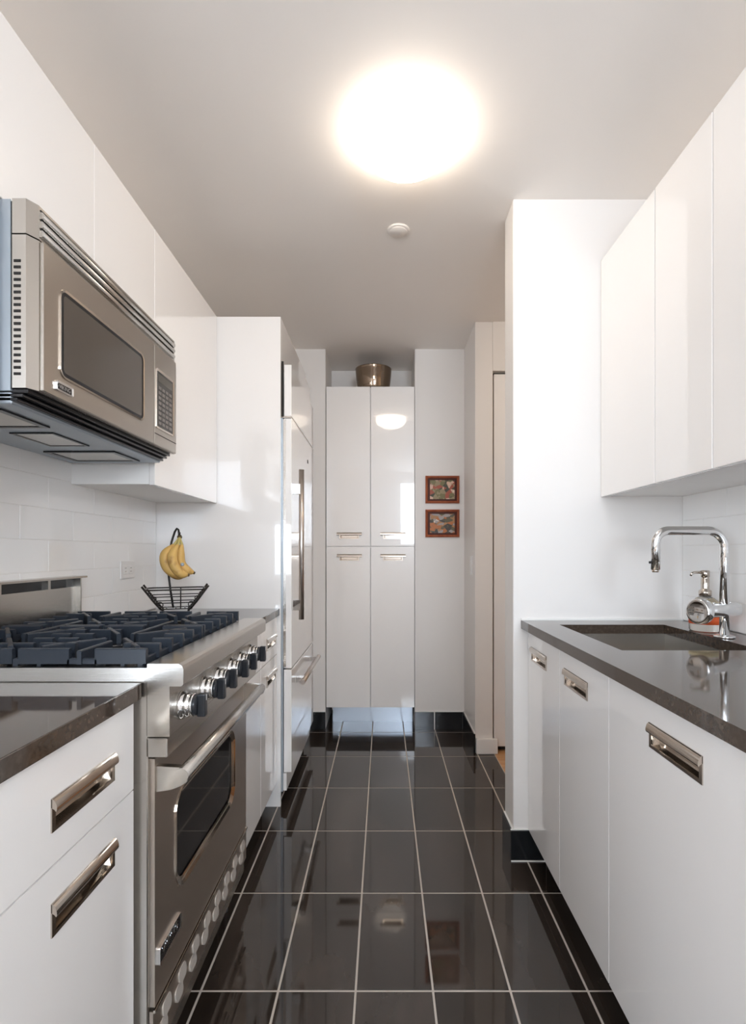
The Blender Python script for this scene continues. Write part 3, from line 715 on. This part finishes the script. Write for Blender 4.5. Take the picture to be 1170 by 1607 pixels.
SXs, SYs = 1.062, 1.745
so = thing('soap_dispenser', (SXs, SYs, CT), 'clear pump soap bottle with orange band, behind the faucet', 'soap dispenser')
bo_ = MB().lathe([(0, 0.0005), (0.044, 0.0005), (0.047, 0.004), (0.047, 0.078), (0.042, 0.094), (0.026, 0.108), (0.016, 0.113), (0.016, 0.118), (0, 0.118)], (SXs, SYs, CT), seg=32).build('bottle', 'clear', so)
MB().lathe([(0.0475, 0.024), (0.0482, 0.024), (0.0482, 0.052), (0.0475, 0.052)], (SXs, SYs, CT), seg=32).build('label_band', 'orange', bo_)
MB().lathe([(0.0475, 0.066), (0.0482, 0.066), (0.0482, 0.079), (0.0475, 0.079)], (SXs, SYs, CT), seg=32).build('label_band', 'cream', bo_)
pu = MB().lathe([(0, 0.114), (0.019, 0.114), (0.019, 0.132), (0.013, 0.136), (0.0125, 0.142), (0.0125, 0.172), (0.010, 0.176), (0.0135, 0.177), (0.0135, 0.197), (0.011, 0.199), (0, 0.199)], (SXs, SYs, CT), seg=24).build('pump', 'nickel', so)
MB().tube([(SXs - 0.008, SYs, CT + 0.192), (SXs - 0.035, SYs - 0.004, CT + 0.192), (SXs - 0.046, SYs - 0.006, CT + 0.190), (SXs - 0.052, SYs - 0.007, CT + 0.182)], [0.0045, 0.0042, 0.004, 0.0038], 10).build('nozzle', 'nickel', pu)

# ------------------------------------------------------------------ fruit basket with banana hook
bx_, by_ = -0.833, 2.115
bk = thing('fruit_basket', (bx_, by_, CT), 'black wire fruit basket with tall banana hook on the counter', 'basket')
lev = [(0.950, 0.060), (0.975, 0.078), (1.000, 0.093), (1.027, 0.109)]
def sq(z, h):
    out = []; r = h * 0.22; d = h * 0.72
    for cx, cy, a0 in ((h - r, d - r, 0), (-h + r, d - r, PI / 2), (-h + r, -d + r, PI), (h - r, -d + r, 1.5 * PI)):
        for k in range(4): a = a0 + PI / 2 * k / 3; out.append((bx_ + cx + r * math.cos(a), by_ + cy + r * math.sin(a), z))
    return out
for z, h in lev: MB().tube(sq(z, h), 0.0022 if z < 1.02 else 0.0032, 6, closed=True).build('wire_ring', 'wire', bk)
bt = MB()
for k in (-0.034, 0.0, 0.034): bt.tube([(bx_ + k, by_ - 0.046, 0.950), (bx_ + k, by_ + 0.046, 0.950)], 0.0020, 6)
bt.build('base_wires', 'wire', bk)
for sy in (-1, 1):
    p = [(bx_ + 0.018, by_ + sy * h * 0.72, z) for z, h in lev]
    MB().tube(p, 0.0024, 6).build('upright_wire', 'wire', bk)
for sx in (-1, 1):
    for sy in (-1, 1):
        MB().tube([(bx_ + sx * 0.053, by_ + sy * 0.040, 0.948), (bx_ + sx * 0.077, by_ + sy * 0.050, 0.978), (bx_ + sx * 0.122, by_ + sy * 0.058, 1.041)], 0.0042, 8).build('corner_rod', 'wire', bk)
        MB().tube([(bx_ + sx * 0.050, by_ + sy * 0.040, 0.949), (bx_ + sx * 0.046, by_ + sy * 0.041, 0.930), (bx_ + sx * 0.050, by_ + sy * 0.044, CT + 0.006)], [0.0034, 0.0034, 0.0055], 8).build('foot', 'wire', bk)
    for (cz, cxo, rad) in ((0.968, 0.056, 0.013), (0.992, 0.078, 0.010), (1.011, 0.093, 0.007)):
        p = []
        for k in range(15):
            a = 2 * PI * k / 14 * 1.1; r_ = rad * (1 - 0.035 * k)
            p.append((bx_ + sx * (cxo + r_ * math.cos(a)), by_ - 0.060, cz + r_ * math.sin(a)))
        MB().tube(p, 0.0022, 6).build('scroll', 'wire', bk)
hk = [(bx_ - 0.010, by_ + 0.0, 0.951), (bx_ - 0.020, by_, 1.02), (bx_ - 0.028, by_, 1.09), (bx_ - 0.027, by_, 1.15), (bx_ - 0.016, by_, 1.215), (bx_ - 0.004, by_, 1.255), (bx_ + 0.004, by_ - 0.004, 1.268), (bx_ + 0.010, by_ - 0.014, 1.262), (bx_ + 0.012, by_ - 0.024, 1.246), (bx_ + 0.012, by_ - 0.034, 1.240), (bx_ + 0.014, by_ - 0.042, 1.250)]
MB().tube(hk, 0.0042, 8).build('banana_hook', 'wire', bk)
bn = thing('banana_bunch', (bx_ + 0.012, by_ - 0.03, 1.07), 'bunch of ripe yellow bananas hanging from the wire hook', 'bananas')
MB().lathe([(0, 0), (0.008, 0.001), (0.010, 0.008), (0.006, 0.016), (0, 0.018)], (bx_ + 0.014, by_ - 0.030, 1.226), seg=10).build('crown', 'banana_tip', bn)
top_ = Vector((bx_ + 0.014, by_ - 0.034, 1.232))
# (control points of the body relative to the crown, thickest radius)
specs = [([(-0.020, -0.010, -0.030), (-0.052, -0.014, -0.070), (-0.046, -0.016, -0.115), (-0.012, -0.016, -0.146), (0.020, -0.014, -0.152)], 0.0200),
         ([(-0.006, -0.022, -0.030), (-0.026, -0.034, -0.070), (-0.020, -0.038, -0.112), (0.004, -0.038, -0.142), (0.030, -0.036, -0.148)], 0.0185),
         ([(0.008, -0.004, -0.028), (0.002, -0.002, -0.068), (0.006, 0.000, -0.104), (0.026, -0.002, -0.130), (0.052, -0.003, -0.141)], 0.0175)]
def spline(cp, n):
    cp = [Vector(c) for c in cp]; cp = [2 * cp[0] - cp[1]] + cp + [2 * cp[-1] - cp[-2]]; out = []
    for i in range(1, len(cp) - 2):
        for k in range(n):
            t_ = k / n; a, b, c, d = cp[i - 1], cp[i], cp[i + 1], cp[i + 2]
            out.append(0.5 * ((2 * b) + (c - a) * t_ + (2 * a - 5 * b + 4 * c - d) * t_ ** 2 + (3 * b - a - 3 * c + d) * t_ ** 3))
    return out + [cp[-2]]
for i, (cpts, rad) in enumerate(specs):
    pts = [top_ + p for p in spline(cpts, 5)]; n = len(pts); rs = []
    for k in range(n):
        s = k / (n - 1)
        rs.append(rad * (0.34 + 0.66 * math.sin(PI / 2 * min(1, s / 0.30))) if s < 0.3 else (rad if s < 0.74 else rad * (1 - 0.66 * ((s - 0.74) / 0.26) ** 1.7)))
    body = MB().tube(pts, rs, 8).build('banana', 'banana', bn)
    MB().tube([top_, top_.lerp(pts[0], 0.5), pts[0], pts[1]], [0.0048, 0.0046, 0.006, 0.008], 7).build('stem', 'banana_stem', body)
    dirv = (pts[-1] - pts[-2]).normalized()
    MB().tube([pts[-1] - dirv * 0.001, pts[-1] + dirv * 0.006], [rad * 0.36, rad * 0.28], 7).build('tip', 'banana_tip', body)
    if i == 2:
        q = pts[11] + Vector((0.001, -rad * 0.95, 0.003)); MB().lathe([(0, 0), (0.0075, 0.0), (0.006, 0.0016), (0, 0.002)], q, (0.1, -1, 0.2), 10).build('sticker', 'sticker', body)

# turn basket and bunch together so that the basket's front looks down the galley
ROT = math.radians(21.0)
bk.rotation_euler.z = ROT; bn.rotation_euler.z = ROT
dv = Matrix.Rotation(ROT, 3, 'Z') @ (ORG[bn.name] - ORG[bk.name])
bn.location = ORG[bk.name] + dv

# ------------------------------------------------------------------ small wall things
o = thing('wall_outlet', (XL + 0.007, 2.150, 1.065), 'white wall outlet plate on the backsplash beside the fruit basket', 'outlet')
MB().box(XL + 0.0072, XL + 0.0125, 2.092, 2.208, 1.066, 1.138, bev=0.002, seg=2).build('cover_plate', 'plastic', o)
for y in (2.128, 2.172):
    rc_ = MB().box(XL + 0.0125, XL + 0.0140, y - 0.016, y + 0.016, 1.084, 1.120, bev=0.001).build('socket', 'plastic', o)
    for dz in (-0.007, 0.007): MB().box(XL + 0.0140, XL + 0.0143, y - 0.006, y + 0.006, 1.102 + dz - 0.0012, 1.102 + dz + 0.0012).build('slot', 'button', rc_)
o = thing('light_switch', (XO, 3.20, 1.03), 'white light switch on the wall beside the two pictures', 'switch')
MB().box(XO - 0.006, XO, 3.165, 3.237, 1.035, 1.155, bev=0.002, seg=2).build('cover_plate', 'plastic', o)
MB().box(XO - 0.0085, XO - 0.006, 3.184, 3.218, 1.062, 1.128, bev=0.001).build('rocker', 'plastic', o)

def picture(z0, z1, pic, label):
    x0, x1 = 0.275, 0.499
    t = thing('framed_picture', ((x0 + x1) / 2, YF - 0.01, z0), label, 'picture', None)
    bs = face_far(0, 0, YF)
    o_, i_ = (x0, x1, z0, z1), (x0 + 0.016, x1 - 0.016, z0 + 0.016, z1 - 0.016)
    rails = [[(o_[0], o_[2]), (o_[1], o_[2]), (i_[1], i_[2]), (i_[0], i_[2])], [(o_[1], o_[2]), (o_[1], o_[3]), (i_[1], i_[3]), (i_[1], i_[2])],
             [(o_[1], o_[3]), (o_[0], o_[3]), (i_[0], i_[3]), (i_[1], i_[3])], [(o_[0], o_[3]), (o_[0], o_[2]), (i_[0], i_[2]), (i_[0], i_[3])]]
    for q in rails:
        b = MB(bs); m_ = [((q[0][0] + q[3][0]) / 2, (q[0][1] + q[3][1]) / 2), ((q[1][0] + q[2][0]) / 2, (q[1][1] + q[2][1]) / 2)]
        v = [(*q[0], 0.001), (*q[1], 0.001), (*q[2], 0.001), (*q[3], 0.001), (*q[0], 0.014), (*q[1], 0.014), (*m_[1], 0.021), (*m_[0], 0.021), (*q[3], 0.012), (*q[2], 0.012)]
        b.faces(v, [(0, 1, 2, 3), (0, 4, 5, 1), (4, 7, 6, 5), (7, 8, 9, 6), (8, 3, 2, 9), (0, 3, 8, 7, 4), (1, 5, 6, 9, 2)])
        b.build('frame_rail', 'frame', t)
    b = MB(bs); b.ring_panel((i_[0], i_[1], i_[2], i_[3]), (i_[0] + 0.014, i_[1] - 0.014, i_[2] + 0.012, i_[3] - 0.012), 0.002, 0.009); b.build('inner_frame', 'frame_in', t)
    b = MB(bs); b.box(i_[0] + 0.013, i_[1] - 0.013, i_[2] + 0.011, i_[3] - 0.011, 0.002, 0.005); b.build('print', pic, t)
picture(1.497, 1.679, 'pic1', 'red wood framed small print of a garden, hanging over the other one')
picture(1.273, 1.456, 'pic2', 'red wood framed small print of a street, hanging under the other one')

# metal bowl on the cupboard
bw = MB(); bc = (-0.072, 3.655, PZ1 + 0.0003)
bw.lathe([(0.0, 0.0), (0.098, 0.0), (0.106, 0.006), (0.113, 0.035), (0.119, 0.08), (0.1235, 0.125), (0.125, 0.160), (0.1265, 0.165), (0.124, 0.166), (0.1215, 0.160), (0.119, 0.12), (0.108, 0.02), (0.0, 0.012)], bc, seg=48)
tag(bw.build('metal_bowl', mat('bronze mirror', (0.33, 0.26, 0.20), 0.04, 1.0)), 'shiny bronze metal bowl on top of the tall cupboard', 'bowl')

# ceiling lamp and smoke detector
LX, LY = 0.072, 1.70
L = thing('ceiling_lamp', (LX, LY, CEIL - 0.10), 'round flush ceiling lamp with lit white glass dome', 'lamp')
MB().lathe([(0, 0), (0.130, 0), (0.130, -0.012), (0, -0.012)], (LX, LY, CEIL), seg=48).build('base_plate', 'plastic', L)
pr = [(0.132, -0.003), (0.146, -0.006)] + [(0.154 * math.cos(a), -0.020 - 0.088 * math.sin(a)) for a in [PI / 2 * k / 12 for k in range(12)]] + [(0, -0.108)]
MB().lathe(pr, (LX, LY, CEIL), seg=48).build('glass_dome', 'lamp', L)
S = thing('smoke_detector', (0.061, 2.207, CEIL - 0.02), 'small round white detector on the ceiling beyond the lamp', 'smoke detector')
MB().lathe([(0, 0), (0.046, 0), (0.0465, -0.003), (0.044, -0.006), (0.038, -0.0065), (0, -0.0065)], (0.061, 2.207, CEIL), seg=36).build('base_ring', 'ceiling', S)
MB().lathe([(0, -0.0067), (0.036, -0.0067), (0.034, -0.009), (0, -0.0095)], (0.061, 2.207, CEIL), seg=36).build('cover', 'ceiling', S)
# unseen lamp added to brighten and warm the hall behind the opening
HL = thing('hall_fill_lamp', (1.35, 2.62, CEIL - 0.08), 'small round lamp added out of view on the hall ceiling to light the hall', 'lamp')
MB().lathe([(0, 0), (0.11, 0), (0.11, -0.014), (0, -0.014)], (1.35, 2.62, CEIL), seg=32).build('base_plate', 'plastic', HL)
MB().lathe([(0.104, -0.0145)] + [(0.108 * math.cos(PI / 16 * k), -0.016 - 0.05 * math.sin(PI / 16 * k)) for k in range(8)] + [(0, -0.066)], (1.35, 2.62, CEIL), seg=32).build('glass_dome', 'hall_fill_lamp', HL)
